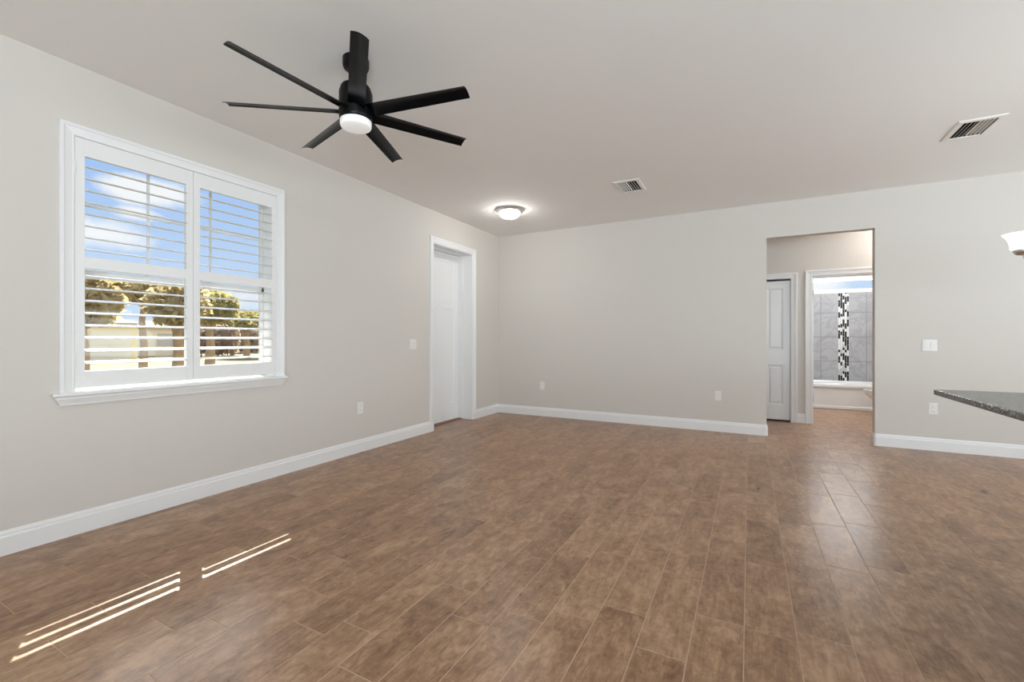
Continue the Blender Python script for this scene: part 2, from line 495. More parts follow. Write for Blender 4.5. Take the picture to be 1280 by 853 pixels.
# hall and bathroom shell
HX0, HX1 = -1.3, 3.2
CX0, CX1, CZ = -.235, .524, 2.052            # closet opening
BDX0, BDX1, BDZ = .768, 1.58, 2.066          # bathroom door opening
bm = bmesh.new()
for a in ((HX0, CX0, 0, H), (CX1, BDX0, 0, H), (BDX1, HX1, 0, H), (CX0, CX1, CZ, H), (BDX0, BDX1, BDZ, H)):
    box(bm, a[0], a[1], YH, YH2, a[2], a[3])
struct('wall_hall_back', bm, M['paint'])
bm = bmesh.new(); box(bm, HX0 - .1, HX0, YB2, YH2, 0, H); struct('wall_hall_left', bm, M['paint'])
bm = bmesh.new(); box(bm, HX1, HX1 + .1, YB2, YH2, 0, H); struct('wall_hall_right', bm, M['paint'])
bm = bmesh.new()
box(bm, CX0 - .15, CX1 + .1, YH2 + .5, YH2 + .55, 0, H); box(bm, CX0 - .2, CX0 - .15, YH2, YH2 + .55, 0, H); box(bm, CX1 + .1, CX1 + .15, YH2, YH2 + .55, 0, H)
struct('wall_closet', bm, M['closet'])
bm = bmesh.new(); box(bm, BX0 - .04, BX0, YH2, BY1 + .1, 0, H); struct('wall_bath_left', bm, M['paint'])
bm = bmesh.new(); box(bm, BX1, BX1 + .1, YH2, BY1 + .1, 0, H); struct('wall_bath_right', bm, M['paint'])
TX0, TX1, TZ0, TZ1 = .90, 2.11, 2.022, 2.335   # transom window in the tub wall
bm = bmesh.new()
for a in ((BX0, TX0, 0, H), (TX1, BX1, 0, H), (TX0, TX1, 0, TZ0), (TX0, TX1, TZ1, H)):
    box(bm, a[0], a[1], BY1 + .012, BY1 + .1, a[2], a[3])
wbb = struct('wall_bath_back', bm, M['paint'])
bm = bmesh.new()   # veneer of 18-inch tiles around the tub, mosaic strip left free
for a in ((BX0, 1.428, .30, TZ0), (1.588, BX1, .30, TZ0)):
    box(bm, a[0], a[1], BY1, BY1 + .0115, a[2], a[3])
box(bm, BX1 - .011, BX1 - .0005, 9.17, BY1 - .0005, .30, TZ0)
tile = obj('tile_veneer', bm, M['tile'], wbb)
bm = bmesh.new(); rnd = random.Random(11); ncol = 5; cw = .16 / ncol
box(bm, 1.428, 1.588, BY1 + .004, BY1 + .0115, .30, TZ0, mat=2)
for c in range(ncol):
    z = .30 - rnd.uniform(0, .06); x0 = 1.428 + c * cw; last = 0
    while z < TZ0 - .006:
        L = rnd.choice((.05, .07, .10, .13)); za, zb = max(z, .30) + .002, min(z + L, TZ0) - .002
        mi = rnd.choice((0, 0, 1, 2)) if last else 1 if rnd.random() < .35 else 0
        mi = rnd.choice((1, 1, 2)) if last == 0 and rnd.random() < .75 else (0 if rnd.random() < .72 else 1)
        if zb - za > .004: box(bm, x0 + .003, x0 + cw - .003, BY1 - .001, BY1 + .005, za, zb, mat=mi)
        last = mi; z += L
obj('mosaic_strip', bm, None, wbb, mats=[M['mos_black'], M['mos_white'], M['mos_grey']])

# unseen overhang added outside the window to keep sun off the upper louvers
bm = bmesh.new(); box(bm, -5.47, XO, -2.5, 9.0, 2.96, 3.10); box(bm, -5.47, -5.44, -2.5, 9.0, 2.955, 3.14)
struct('sun_blocking_eave', bm, M['sun_blocker'])

# ------------------------------------------------------------------ baseboards
BBH = .134
BB = [(0, 0), (-.0145, 0), (-.0145, .098), (-.0125, .104), (-.0095, .107), (-.0095, .118), (-.007, .124), (-.004, BBH), (0, BBH)]
BB = [(o * -1, h) for o, h in BB]            # offset to the left of travel


def base(name, path):
    bm = bmesh.new(); sweep(bm, path, BB, lambda a, b, h: (a, b, h)); return struct(name, bm, M['white'])


r = .016
# travel so that the room lies to the left: left wall runs towards -y
base('baseboard_left', [(-3.735, DY0)] + round_corner((-3.735, DY0), (XL, DY0), (XL, YR), r) + [(XL, YR)])
base('baseboard_back', [(OX0, YB2)] + round_corner((OX0, YB2), (OX0, YB), (XL, YB), r) + [(XL, YB)] +
     round_corner((XL, YB), (XL, DY1), (-3.735, DY1), r) + [(-3.735, DY1)])
base('baseboard_back_right', [(XR, YB)] + round_corner((XR, YB), (OX1, YB), (OX1, YB2), r) + [(OX1, YB2)])
base('baseboard_hall', [(BDX0 - .077, YH), (CX1 + .077, YH)])
base('baseboard_hall_right', [(HX1, YH), (BDX1 + .077, YH)])
base('baseboard_hall_left', [(CX0 - .077, YH), (HX0, YH)])
base('baseboard_bath_right', [(BX1, YH2), (BX1, 9.17)])
base('baseboard_rear_left', [(XL, YR), (-0.2, YR)])

# ------------------------------------------------------------------ casing profile: (distance outward from the opening edge, projection)
CASE = [(0, 0), (0, .010), (.008, .013), (.012, .010), (.030, .013), (.046, .017), (.052, .021), (.068, .021), (.070, .017), (.070, 0)]


def casing(bm, path, place, w=.070):
    s = w / .070
    sweep(bm, path, [(o * s, h) for o, h in CASE], place)


# ------------------------------------------------------------------ window with plantation shutters
win = thing('window_1', 'white framed window with shutters, stool and a blue sky outside', None, (XL, 1.78, WZ0), kind='structure')
bm = bmesh.new()
# head and side casings, mitred; travel so that "left" points away from the opening
casing(bm, [(1.123, .858), (1.123, 2.411), (2.422, 2.411), (2.422, .858)], lambda a, b, h: (XL + h, a, b), .070)
obj('casing', bm, M['white'], win)
bm = bmesh.new()   # stool over a tapering apron
lv = [(.862, 0.0, 1.018, 2.494), (.862, .046, 1.018, 2.494), (.857, .052, 1.014, 2.498), (.846, .052, 1.014, 2.498), (.841, .046, 1.019, 2.493), (.836, .040, 1.026, 2.486),
      (.826, .038, 1.032, 2.480), (.812, .030, 1.040, 2.472), (.797, .022, 1.050, 2.464), (.786, .020, 1.054, 2.460), (.786, 0.0, 1.054, 2.460)]
vv = [(bm.verts.new((XL + p, a, z)), bm.verts.new((XL + p, b, z))) for z, p, a, b in lv]
for (a, b), (c, d) in zip(vv, vv[1:]): bm.faces.new([a, b, d, c])
bm.faces.new([v[0] for v in vv]); bm.faces.new([v[1] for v in vv]); bm.faces.new([vv[0][0], vv[0][1], vv[-1][1], vv[-1][0]])
obj('stool', bm, M['white'], win)
bm = bmesh.new()   # reveal lining and vinyl frame
for a in ((WY0, WY0 + .006, WZ0, WZ1), (WY1 - .006, WY1, WZ0, WZ1), (WY0, WY1, WZ1 - .006, WZ1), (WY0, WY1, WZ0, WZ0 + .006)):
    box(bm, XO + .02, XL - .002, *a)
fy0, fy1 = WY0 + .006, WY1 - .006; fz0, fz1 = WZ0 + .006, WZ1 - .006
for a in ((fy0, fy0 + .022, fz0, fz1), (fy1 - .022, fy1, fz0, fz1), (fy0, fy1, fz1 - .03, fz1), (fy0, fy1, fz0, fz0 + .05), (fy0, fy1, 1.578, 1.632)):
    box(bm, -3.832, -3.788, *a, bev=.003)
obj('frame', bm, M['white'], win)
bm = bmesh.new()
for y in (1.585, 2.004): box(bm, -3.815, -3.806, y - .008, y + .008, 1.632, fz1 - .03)
box(bm, -3.8145, -3.8065, fy0 + .022, fy1 - .022, 2.045, 2.061)
obj('muntin', bm, M['white'], win)
bm = bmesh.new(); box(bm, -3.813, -3.809, fy0 + .02, fy1 - .02, fz0 + .045, fz1 - .028); obj('pane', bm, M['glass'], win)

SXF, SXB = -3.590, -3.620        # shutter panel faces
SXC = (SXF + SXB) / 2
LOUV_LO = [1.037 + .0763 * i for i in range(8)]
LOUV_UP = [1.735 + .0726 * i for i in range(8)]
TILT = math.radians(11)


def louver_bm(y0, y1, z, TILT):
    bm = bmesh.new(); n = 20; rings = []
    for y in (y0, y1):
        rg = []
        for k in range(n):
            t = 2 * PI * k / n; a = .037 * math.cos(t); b = .0055 * math.copysign(abs(math.sin(t)) ** .8, math.sin(t))
            # outer edge (towards -x) raised
            x = a * math.cos(TILT) + b * math.sin(TILT); zz = -a * math.sin(TILT) + b * math.cos(TILT)
            rg.append(bm.verts.new((SXC + x, y, z + zz)))
        rings.append(rg)
    for k in range(n): bm.faces.new([rings[0][k], rings[0][(k + 1) % n], rings[1][(k + 1) % n], rings[1][k]])
    bm.faces.new(rings[0]); bm.faces.new(rings[1])
    return bm


def shutter(label, y0, y1, o0, o1):
    t = thing('plantation_shutter', label, 'shutter', (SXC, (y0 + y1) / 2, .886), group='plantation shutter panels in the window')
    bm = bmesh.new()
    box(bm, SXB, SXF, y0, o0, .886, 2.409, bev=.002); box(bm, SXB, SXF, o1, y1, .886, 2.409, bev=.002)
    obj('stile', bm, M['shutter'], t)
    for nm, z0, z1 in (('top_rail', 2.303, 2.409), ('middle_rail', 1.617, 1.689), ('bottom_rail', .886, .987)):
        bm = bmesh.new(); box(bm, SXB + .001, SXF - .001, o0 - .002, o1 + .002, z0, z1, bev=.002); obj(nm, bm, M['shutter'], t)
    for z in LOUV_LO + LOUV_UP:
        obj('louver', louver_bm(o0 + .001, o1 - .001, z, math.radians(-6) if y0 > 1.7 and z == LOUV_LO[0] else TILT), M['shutter'], t, smooth=True)
    return t


sh1 = shutter('white louvered shutter panel on the left half of the window, clouds behind it', 1.1225, 1.7695, 1.169, 1.724)
sh2 = shutter('white louvered shutter panel on the right half of the window, nearest the white door', 1.7715, 2.4215, 1.816, 2.376)
for t, ys in ((sh1, 1.1235), (sh2, 2.4205)):
    for z in (1.05, 2.22):
        bm = bmesh.new(); tube(bm, [(SXF + .003, ys, z - .035), (SXF + .003, ys, z + .035)], .004, 10); obj('hinge', bm, M['shutter'], t)

# ------------------------------------------------------------------ door in the left wall
d1 = thing('door_1', 'tall white three-panel craftsman door set deep in the left wall', None, (-3.80, 5.04, 0), kind='structure')
bm = bmesh.new()
casing(bm, [(DY0, BBH), (DY0, DZ), (DY1, DZ), (DY1, BBH)], lambda a, b, h: (XL + h, a, b), .072)
obj('casing', bm, M['white'], d1)
bm = bmesh.new()
for a in ((DY0, DY0 + .012, 0, DZ - .012), (DY1 - .012, DY1, 0, DZ - .012), (DY0, DY1, DZ - .012, DZ)): box(bm, XO + .005, XL + .002, *a)
for a in ((DY0 + .012, DY0 + .024, 0, DZ - .024), (DY1 - .024, DY1 - .012, 0, DZ - .024), (DY0 + .012, DY1 - .012, DZ - .024, DZ - .012)): box(bm, -3.838, -3.755, *a)
obj('jamb', bm, M['white'], d1)


def panel_door(bm, place, w, h, thick, panels, depth=.009, bevel=.012):
    """slab w x h with sunk panels; place(u, v, d) maps width, height, depth-from-face; panels are (u0, u1, v0, v1)"""
    us = sorted({0, w, *[p[0] for p in panels], *[p[1] for p in panels]}); vs = sorted({0, h, *[p[2] for p in panels], *[p[3] for p in panels]})
    V = {}

    def vert(u, v, d):
        k = (round(u, 5), round(v, 5), round(d, 5))
        if k not in V: V[k] = bm.verts.new(place(u, v, d))
        return V[k]
    inside = lambda u, v: any(p[0] < u < p[1] and p[2] < v < p[3] for p in panels)
    for a, b in zip(us, us[1:]):
        for c, d in zip(vs, vs[1:]):
            if not inside((a + b) / 2, (c + d) / 2):
                bm.faces.new([vert(a, c, 0), vert(b, c, 0), vert(b, d, 0), vert(a, d, 0)])
    for (a, b, c, d) in panels:
        e = bevel
        o = [vert(a, c, 0), vert(b, c, 0), vert(b, d, 0), vert(a, d, 0)]
        i = [vert(a + e, c + e, depth), vert(b - e, c + e, depth), vert(b - e, d - e, depth), vert(a + e, d - e, depth)]
        for k in range(4): bm.faces.new([o[k], o[(k + 1) % 4], i[(k + 1) % 4], i[k]])
        bm.faces.new(i)
    # back and edges
    bb = [bm.verts.new(place(u, v, thick)) for u, v in ((0, 0), (w, 0), (w, h), (0, h))]
    ff = [bm.verts.new(place(u, v, .0003)) for u, v in ((0, 0), (w, 0), (w, h), (0, h))]
    bm.faces.new(bb)
    for k in range(4): bm.faces.new([bb[k], bb[(k + 1) % 4], ff[(k + 1) % 4], ff[k]])
    return bm


dw = DY1 - DY0 - .030
bm = bmesh.new()
panel_door(bm, lambda u, v, d: (-3.839 - d, DY0 + .015 + u, .012 + v), dw, DZ - .029, .018,
           [(.115, dw - .115, 1.705, 2.285), (.115, dw / 2 - .05, .24, 1.61), (dw / 2 + .05, dw - .115, .24, 1.61)], .008, .010)
obj('slab', bm, M['white'], d1)
bm = bmesh.new(); box(bm, XO, -3.76, DY0 + .012, DY1 - .012, 0.0005, .011); obj('threshold', bm, M['thresh'], d1)

# ------------------------------------------------------------------ closet and bathroom doors in the hall
hall_place = lambda a, b, h: (a, YH - h, b)
d2 = thing('door_2', 'white bifold closet door with two raised panels, seen through the opening', None, ((CX0 + CX1) / 2, YH, 0), kind='structure')
bm = bmesh.new(); casing(bm, [(CX0, 0), (CX0, CZ), (CX1, CZ), (CX1, 0)], hall_place, .075); obj('casing', bm, M['white'], d2)
bm = bmesh.new()
for a in ((CX0, CX0 + .006, 0, CZ - .006), (CX1 - .006, CX1, 0, CZ - .006), (CX0, CX1, CZ - .006, CZ)):
    box(bm, a[0], a[1], YH - .001, YH2 + .001, a[2], a[3])
obj('jamb', bm, M['white'], d2)
lw = (CX1 - CX0 - .020) / 2
for i in range(2):
    u0 = CX0 + .008 + i * (lw + .004); lf = bmesh.new()
    panel_door(lf, lambda u, v, d: (u0 + u, YH + .03 + d, .022 + v), lw, 2.000, .034,
               [(.085, lw - .085, .215, .79), (.085, lw - .085, 1.005, 1.895)], .008, .022)
    for (v0, v1) in ((.215, .79), (1.005, 1.895)):
        box(lf, u0 + .085 + .035, u0 + lw - .085 - .035, YH + .030, YH + .039, .022 + v0 + .035, .022 + v1 - .035, bev=.006)
    leaf = obj('leaf', lf, M['white'], d2)
    if i == 0:
        kb = bmesh.new(); lathe(kb, 0, 0, [(0, 0), (.008, 0), (.008, .012), (.016, .018), (.017, .028), (.010, .034), (0, .035)], 16)
        bmesh.ops.rotate(kb, verts=kb.verts, matrix=Matrix.Rotation(PI / 2, 3, 'X')); bmesh.ops.translate(kb, verts=kb.verts, vec=(u0 + lw - .03, YH + .03, .95))
        obj('knob', kb, M['nickel'], leaf, smooth=True)

d3 = thing('door_3', 'white bathroom door frame with three hinges, door swung inward', None, ((BDX0 + BDX1) / 2, YH, 0), kind='structure')
bm = bmesh.new(); casing(bm, [(BDX0, 0), (BDX0, BDZ), (BDX1, BDZ), (BDX1, 0)], hall_place, .077); obj('casing', bm, M['white'], d3)
bm = bmesh.new()
for a in ((BDX0, BDX0 + .016, 0, BDZ - .016), (BDX1 - .016, BDX1, 0, BDZ - .016), (BDX0, BDX1, BDZ - .016, BDZ)):
    box(bm, a[0], a[1], YH - .002, YH2 + .002, a[2], a[3])
for a in ((BDX0 + .016, BDX0 + .026, 0, BDZ - .026), (BDX1 - .026, BDX1 - .016, 0, BDZ - .026), (BDX0 + .016, BDX1 - .016, BDZ - .026, BDZ - .016)):
    box(bm, a[0], a[1], YH + .035, YH + .07, a[2], a[3])
obj('jamb', bm, M['white'], d3)
slab = bmesh.new()
panel_door(slab, lambda u, v, d: (BDX0 + .012 - d, YH2 + .008 + u, .012 + v), .78, BDZ - .03, .034,
           [(.11, .36, .22, 1.0), (.42, .67, .22, 1.0), (.11, .36, 1.12, 1.92), (.42, .67, 1.12, 1.92)], .008, .016)
sl = obj('slab', slab, M['white'], d3)
kb = bmesh.new(); lathe(kb, 0, 0, [(.030, 0), (.030, .006), (.012, .010), (.011, .030), (.024, .038), (.027, .050), (.020, .060), (0, .063)], 20)
bmesh.ops.rotate(kb, verts=kb.verts, matrix=Matrix.Rotation(PI / 2, 3, 'Y')); bmesh.ops.translate(kb, verts=kb.verts, vec=(BDX0 + .012, YH2 + .008 + .72, .93))
obj('knob', kb, M['nickel'], sl, smooth=True)
for z in (1.825, 1.09, .355):
    bm = bmesh.new(); box(bm, BDX0 + .0165, BDX0 + .019, YH + .002, YH + .034, z - .042, z + .042)
    tube(bm, [(BDX0 + .020, YH - .004, z - .042), (BDX0 + .020, YH - .004, z + .042)], .006, 10)
    obj('hinge', bm, M['nickel'], d3)

# ------------------------------------------------------------------ bathroom transom window
w2 = thing('window_2', 'narrow white transom window high above the bathtub', None, (1.505, BY1 + .05, TZ0), kind='structure')
bm = bmesh.new()
for a in ((TX0, TX0 + .07, TZ0, TZ1), (TX1 - .07, TX1, TZ0, TZ1), (TX0 + .07, TX1 - .07, TZ0, TZ0 + .068), (TX0 + .07, TX1 - .07, TZ1 - .085, TZ1)):
    box(bm, a[0], a[1], BY1 + .004, BY1 + .085, a[2], a[3], bev=.004)
obj('frame', bm, M['white'], w2)
bm = bmesh.new(); box(bm, TX0 + .06, TX1 - .06, BY1 + .060, BY1 + .064, TZ0 + .06, TZ1 - .08); obj('pane', bm, M['glass'], w2)

# ------------------------------------------------------------------ ceiling fan
FX, FY, FZ = -2.066, 1.896, 2.529
fan = thing('ceiling_fan', 'black seven-blade ceiling fan with a white drum light, hanging near the window', 'ceiling fan', (FX, FY, H))
bm = bmesh.new(); lathe(bm, FX, FY, [(.0755, H), (.0755, 2.806), (.071, 2.792), (.062, 2.784), (.030, 2.780)], 48); obj('canopy', bm, M['black'], fan, smooth=True)
bm = bmesh.new(); lathe(bm, FX, FY, [(.013, 2.79), (.013, 2.68)], 20); obj('downrod', bm, M['black'], fan, smooth=True)
bm = bmesh.new()
lathe(bm, FX, FY, [(.020, 2.700), (.034, 2.692), (.070, 2.687), (.082, 2.680), (.088, 2.668), (.088, 2.652), (.094, 2.648), (.0955, 2.640), (.0955, 2.502), (.092, 2.484), (.088, 2.480)], 64)
obj('motor_housing', bm, M['black'], fan, smooth=True)
bm = bmesh.new(); lathe(bm, FX, FY, [(.087, 2.482), (.0895, 2.476), (.0895, 2.452), (.085, 2.442), (.074, 2.437), (.04, 2.4345), (0, 2.434)], 64)
obj('light_diffuser', bm, M['fan_glow'], fan, smooth=True)
# one blade along +x, pitched so that its counter-clockwise edge hangs lower
bl = bmesh.new(); nr, nc = 14, 10; top, bot = [], []
pitch = -.26
for i in range(nr + 1):
    s = i / nr; rad = .088 + (.719 - .088) * s; wd = .097 - .014 * s; ra, rb = [], []
    for j in range(nc + 1):
        c = (j / nc - .5) * wd
        cam_ = .008 * (1 - (2 * j / nc - 1) ** 2)      # concave underside
        y = c * math.cos(pitch) - cam_ * math.sin(pitch) * 0; z = c * math.sin(pitch) + cam_
        th = .0045 * (1 - .7 * (2 * j / nc - 1) ** 2) + .001
        ra.append(bl.verts.new((rad, y, z + th))); rb.append(bl.verts.new((rad, y, z)))
    top.append(ra); bot.append(rb)
for i in range(nr):
    for j in range(nc):
        bl.faces.new([top[i][j], top[i + 1][j], top[i + 1][j + 1], top[i][j + 1]])
        bl.faces.new([bot[i][j], bot[i][j + 1], bot[i + 1][j + 1], bot[i + 1][j]])
    for j in (0, nc): bl.faces.new([top[i][j], bot[i][j], bot[i + 1][j], top[i + 1][j]])
for i in (0, nr):
    for j in range(nc): bl.faces.new([top[i][j], top[i][j + 1], bot[i][j + 1], bot[i][j]])
b0 = obj('blade', bl, M['blade'], None, smooth=True); b0.parent = fan
for k in range(7):
    b = b0 if k == 0 else b0.copy()
    if k: C.objects.link(b); b.parent = fan
    b.location = (0, 0, FZ - H); b.rotation_euler = (0, 0, -.72 - k * 2 * PI / 7)


# ------------------------------------------------------------------ flush dome lights
def dome(label, x, y, grp, glow='dome_glow'):
    t = thing('ceiling_light', label, 'ceiling light', (x, y, H), group=grp)
    bm = bmesh.new(); lathe(bm, x, y, [(.150, H), (.176, H - .004), (.178, H - .014), (.170, H - .026), (.150, H - .036), (.136, H - .040), (.130, H - .034)], 56)
    obj('pan', bm, M['nickel'], t, smooth=True)
    bm = bmesh.new(); R_, n = .134, 12
    prof = [(R_ * math.cos(i / n * PI / 2 * .96), H - .036 - .082 * math.sin(i / n * PI / 2)) for i in range(n)] + [(0, H - .118)]
    lathe(bm, x, y, prof, 56, cap=False); obj('glass_bowl', bm, M[glow], t, smooth=True)
    bm = bmesh.new(); lathe(bm, x, y, [(.011, H - .117), (.012, H - .122), (.008, H - .128), (.005, H - .134), (0, H - .136)], 16); obj('finial', bm, M['nickel'], t, smooth=True)
    return t


dome('lit white glass dome light with nickel rim on the ceiling by the far left corner', -2.712, 5.01, None)
dome('lit dome light on the hall ceiling behind the doorway header', 1.75, 6.90, None, 'hall_glow')
dome('lit dome light on the bathroom ceiling', 1.50, 8.55, None, 'bath_glow')


# ------------------------------------------------------------------ ceiling vents: frame, dark duct box, angled slats running along y
def vent(label, x0, x1, y0, y1):
    t = thing('ceiling_vent', label, 'vent', ((x0 + x1) / 2, (y0 + y1) / 2, H), group='ceiling air vents')
    m = .036; bm = bmesh.new()
    pr = [(0, 0), (0, .004), (.004, .008), (.020, .010), (m, .010), (m, .002), (m, 0)]
    sweep(bm, [(x0, y0), (x1, y0), (x1, y1), (x0, y1)], [(o, h) for o, h in pr], lambda a, b, h: (a, b, H - h), closed=True)
    obj('frame', bm, M['vent'], t)
    bm = bmesh.new(); d0, d1, e0, e1 = x0 + m + .0005, x1 - m - .0005, y0 + m + .0005, y1 - m - .0005
    q = [bm.verts.new(p) for p in ((d0, e0, H - .004), (d1, e0, H - .004), (d1, e1, H - .004), (d0, e1, H - .004), (d0, e0, H + .118), (d1, e0, H + .118), (d1, e1, H + .118), (d0, e1, H + .118))]
    for f in ((0, 1, 5, 4), (1, 2, 6, 5), (2, 3, 7, 6), (3, 0, 4, 7), (4, 5, 6, 7)): bm.faces.new([q[i] for i in f])
    obj('duct_opening', bm, M['dark'], t)
    ns = 8; a0, a1 = x0 + m, x1 - m
    for k in range(ns):
        x = a0 + (k + .5) * (a1 - a0) / ns
        s = 1 if k < ns / 2 else -1
        an = s * math.radians(48); L = .0074; bm = bmesh.new()
        dx, dz = L * math.cos(an), L * math.sin(an); zc = H + .002
        q = [(x - dx, zc - dz), (x + dx, zc + dz)]
        nx, nz = -math.sin(an) * .0012, math.cos(an) * .0012
        pts = [(q[0][0] - nx, q[0][1] - nz), (q[1][0] - nx, q[1][1] - nz), (q[1][0] + nx, q[1][1] + nz), (q[0][0] + nx, q[0][1] + nz)]
        A = [bm.verts.new((p[0], y0 + m - .001, p[1])) for p in pts]; B = [bm.verts.new((p[0], y1 - m + .001, p[1])) for p in pts]
        bm.faces.new(A); bm.faces.new(B)
        for i in range(4): bm.faces.new([A[i], A[(i + 1) % 4], B[(i + 1) % 4], B[i]])
        obj('slat', bm, M['vent'], t)
    return t


vent('small white slatted ceiling vent above the middle of the back wall', *VENTS[0])
vent('white slatted ceiling vent near the right edge, in front of the doorway', *VENTS[1])


# ------------------------------------------------------------------ wall plates
def plate_frame(wall, c, z):
    """returns place(u, v, d): u along the wall, v up, d out of the wall"""
    if wall == 'L': return lambda u, v, d: (XL + d, c + u, z + v)
    return lambda u, v, d: (c + u, YB - d, z + v)


def pbox(bm, pl, u0, u1, v0, v1, d0, d1, bev=0.0):
    p, q = pl(u0, v0, d0), pl(u1, v1, d1)
    lo = [min(a, b) for a, b in zip(p, q)]; hi = [max(a, b) for a, b in zip(p, q)]
    box(bm, lo[0], hi[0], lo[1], hi[1], lo[2], hi[2], bev=bev)


def outlet(label, wall, c, z):
    pl = plate_frame(wall, c, z)
    t = thing('wall_outlet', label, 'outlet', pl(0, 0, 0), group='wall outlets')
    bm = bmesh.new(); pbox(bm, pl, -.0375, .0375, -.06, .06, 0, .006, .002); obj('plate', bm, M['plate'], t)
    for s in (-1, 1):
        bm = bmesh.new(); pbox(bm, pl, -.0165, .0165, s * .026 - .0145, s * .026 + .0145, .0055, .0085, .0015); k = obj('socket', bm, M['plate'], t)
        bm = bmesh.new()
        for u in (-.006, .006): pbox(bm, pl, u - .001, u + .001, s * .026 - .004, s * .026 + .005, .0083, .0088)
        obj('slot', bm, M['slot'], k)
    return t


def switch(label, wall, c, z):
    pl = plate_frame(wall, c, z)
    t = thing('light_switch', label, 'light switch', pl(0, 0, 0), group='double light switches')
    bm = bmesh.new(); pbox(bm, pl, -.060, .060, -.061, .061, 0, .006, .002); obj('plate', bm, M['plate'], t)
    for u in (-.024, .024):
        bm = bmesh.new(); pbox(bm, pl, u - .0165, u + .0165, -.033, .033, .0055, .0095, .0018); obj('rocker', bm, M['plate'], t)
    return t


outlet('white wall outlet low on the left wall between window and door', 'L', 3.357, .4625)
outlet('white wall outlet on the back wall near the left corner', 'B', -2.815, .465)
outlet('white wall outlet on the back wall just left of the doorway', 'B', -.353, .458)
outlet('white wall outlet on the back wall below the double switch, beside the granite counter', 'B', 1.718, .445)
switch('white double light switch on the left wall beside the tall door', 'L', 4.185, 1.118)
switch('white double light switch on the back wall right of the doorway', 'B', 1.692, 1.116)

# ------------------------------------------------------------------ granite counter on its knee wall
bm = bmesh.new(); box(bm, .868, 1.92, -.60, 3.155, .884, .914, bev=.006, seg=3)
tag(obj('granite_countertop', bm, M['granite'], smooth=True), 'dark speckled granite countertop with one overhanging corner jutting in from the right', 'countertop')
bm = bmesh.new(); box(bm, 1.20, 1.86, -.55, 2.68, 0, .884); box(bm, 1.188, 1.20, -.55, 2.69, 0, .12)
tag(obj('counter_base', bm, M['cabinet']), 'painted knee wall under the granite countertop', 'cabinet')

# ------------------------------------------------------------------ chandelier, its first shade reaching into the frame
SX, SY = 1.418, 3.705
HX, HY = SX + .882 * .184 + .471 * .154, SY + .471 * .184 - .882 * .154
ch = thing('chandelier', 'nickel chandelier with upturned white bell glass shades at the right edge', 'chandelier', (HX, HY, H))
bm = bmesh.new(); lathe(bm, HX, HY, [(.062, H), (.062, H - .012), (.05, H - .024), (.015, H - .03)], 32); obj('canopy', bm, M['nickel'], ch, smooth=True)
bm = bmesh.new(); lathe(bm, HX, HY, [(.006, H - .028), (.006, 1.86), (.018, 1.84), (.026, 1.80), (.016, 1.74), (.016, 1.66), (.034, 1.64), (.036, 1.61), (.02, 1.58), (.008, 1.56), (0, 1.555)], 28)
obj('stem', bm, M['nickel'], ch, smooth=True)
for k in range(5):
    an = math.atan2(SY - HY, SX - HX) + k * 2 * PI / 5; ca, sa = math.cos(an), math.sin(an)
    pt = lambda rr, z: (HX + ca * rr, HY + sa * rr, z)
    bm = bmesh.new()
    pts = [pt(.03, 1.625)] + [pt(.03 + .21 * s, 1.625 - .035 * math.sin(PI * s) + .03 * s * s) for s in [i / 12 for i in range(1, 12)]] + [pt(.24, 1.662), pt(.24, 1.68)]
    tube(bm, pts, .0055, 10); arm = obj('arm', bm, M['nickel'], ch, smooth=True)
    cx, cy, _ = pt(.24, 0)
    bm = bmesh.new(); lathe(bm, cx, cy, [(.012, 1.672), (.030, 1.676), (.041, 1.688), (.044, 1.700), (.044, 1.712), (.03, 1.714)], 32); obj('cup', bm, M['nickel'], arm, smooth=True)
    bm = bmesh.new()
    out = [(.044, 1.706), (.055, 1.710), (.057, 1.722), (.059, 1.740), (.064, 1.760), (.073, 1.780), (.084, 1.794), (.0895, 1.800)]
    inn = [(r_ - .004, z + .0015) for r_, z in reversed(out)]
    lathe(bm, cx, cy, out + inn, 40, cap=False); obj('shade', bm, M['shade_glow'], arm, smooth=True)
    bm = bmesh.new(); lathe(bm, cx, cy, [(.012, 1.712), (.012, 1.735), (.024, 1.755), (.026, 1.768), (.018, 1.784), (0, 1.79)], 20); obj('bulb', bm, M['bulb'], arm, smooth=True)

# ------------------------------------------------------------------ bathtub
TY0, TY1 = 9.177, BY1 - .002
tx0, tx1 = BX0 + .002, BX1 - .013
bm = bmesh.new()


def rrect(x0, x1, y0, y1, z, rad, n=6):
    out = []
    for (cx, cy, a) in ((x1 - rad, y1 - rad, 0), (x0 + rad, y1 - rad, PI / 2), (x0 + rad, y0 + rad, PI), (x1 - rad, y0 + rad, 1.5 * PI)):
        for i in range(n + 1): out.append((cx + rad * math.cos(a + i / n * PI / 2), cy + rad * math.sin(a + i / n * PI / 2), z))
    return out


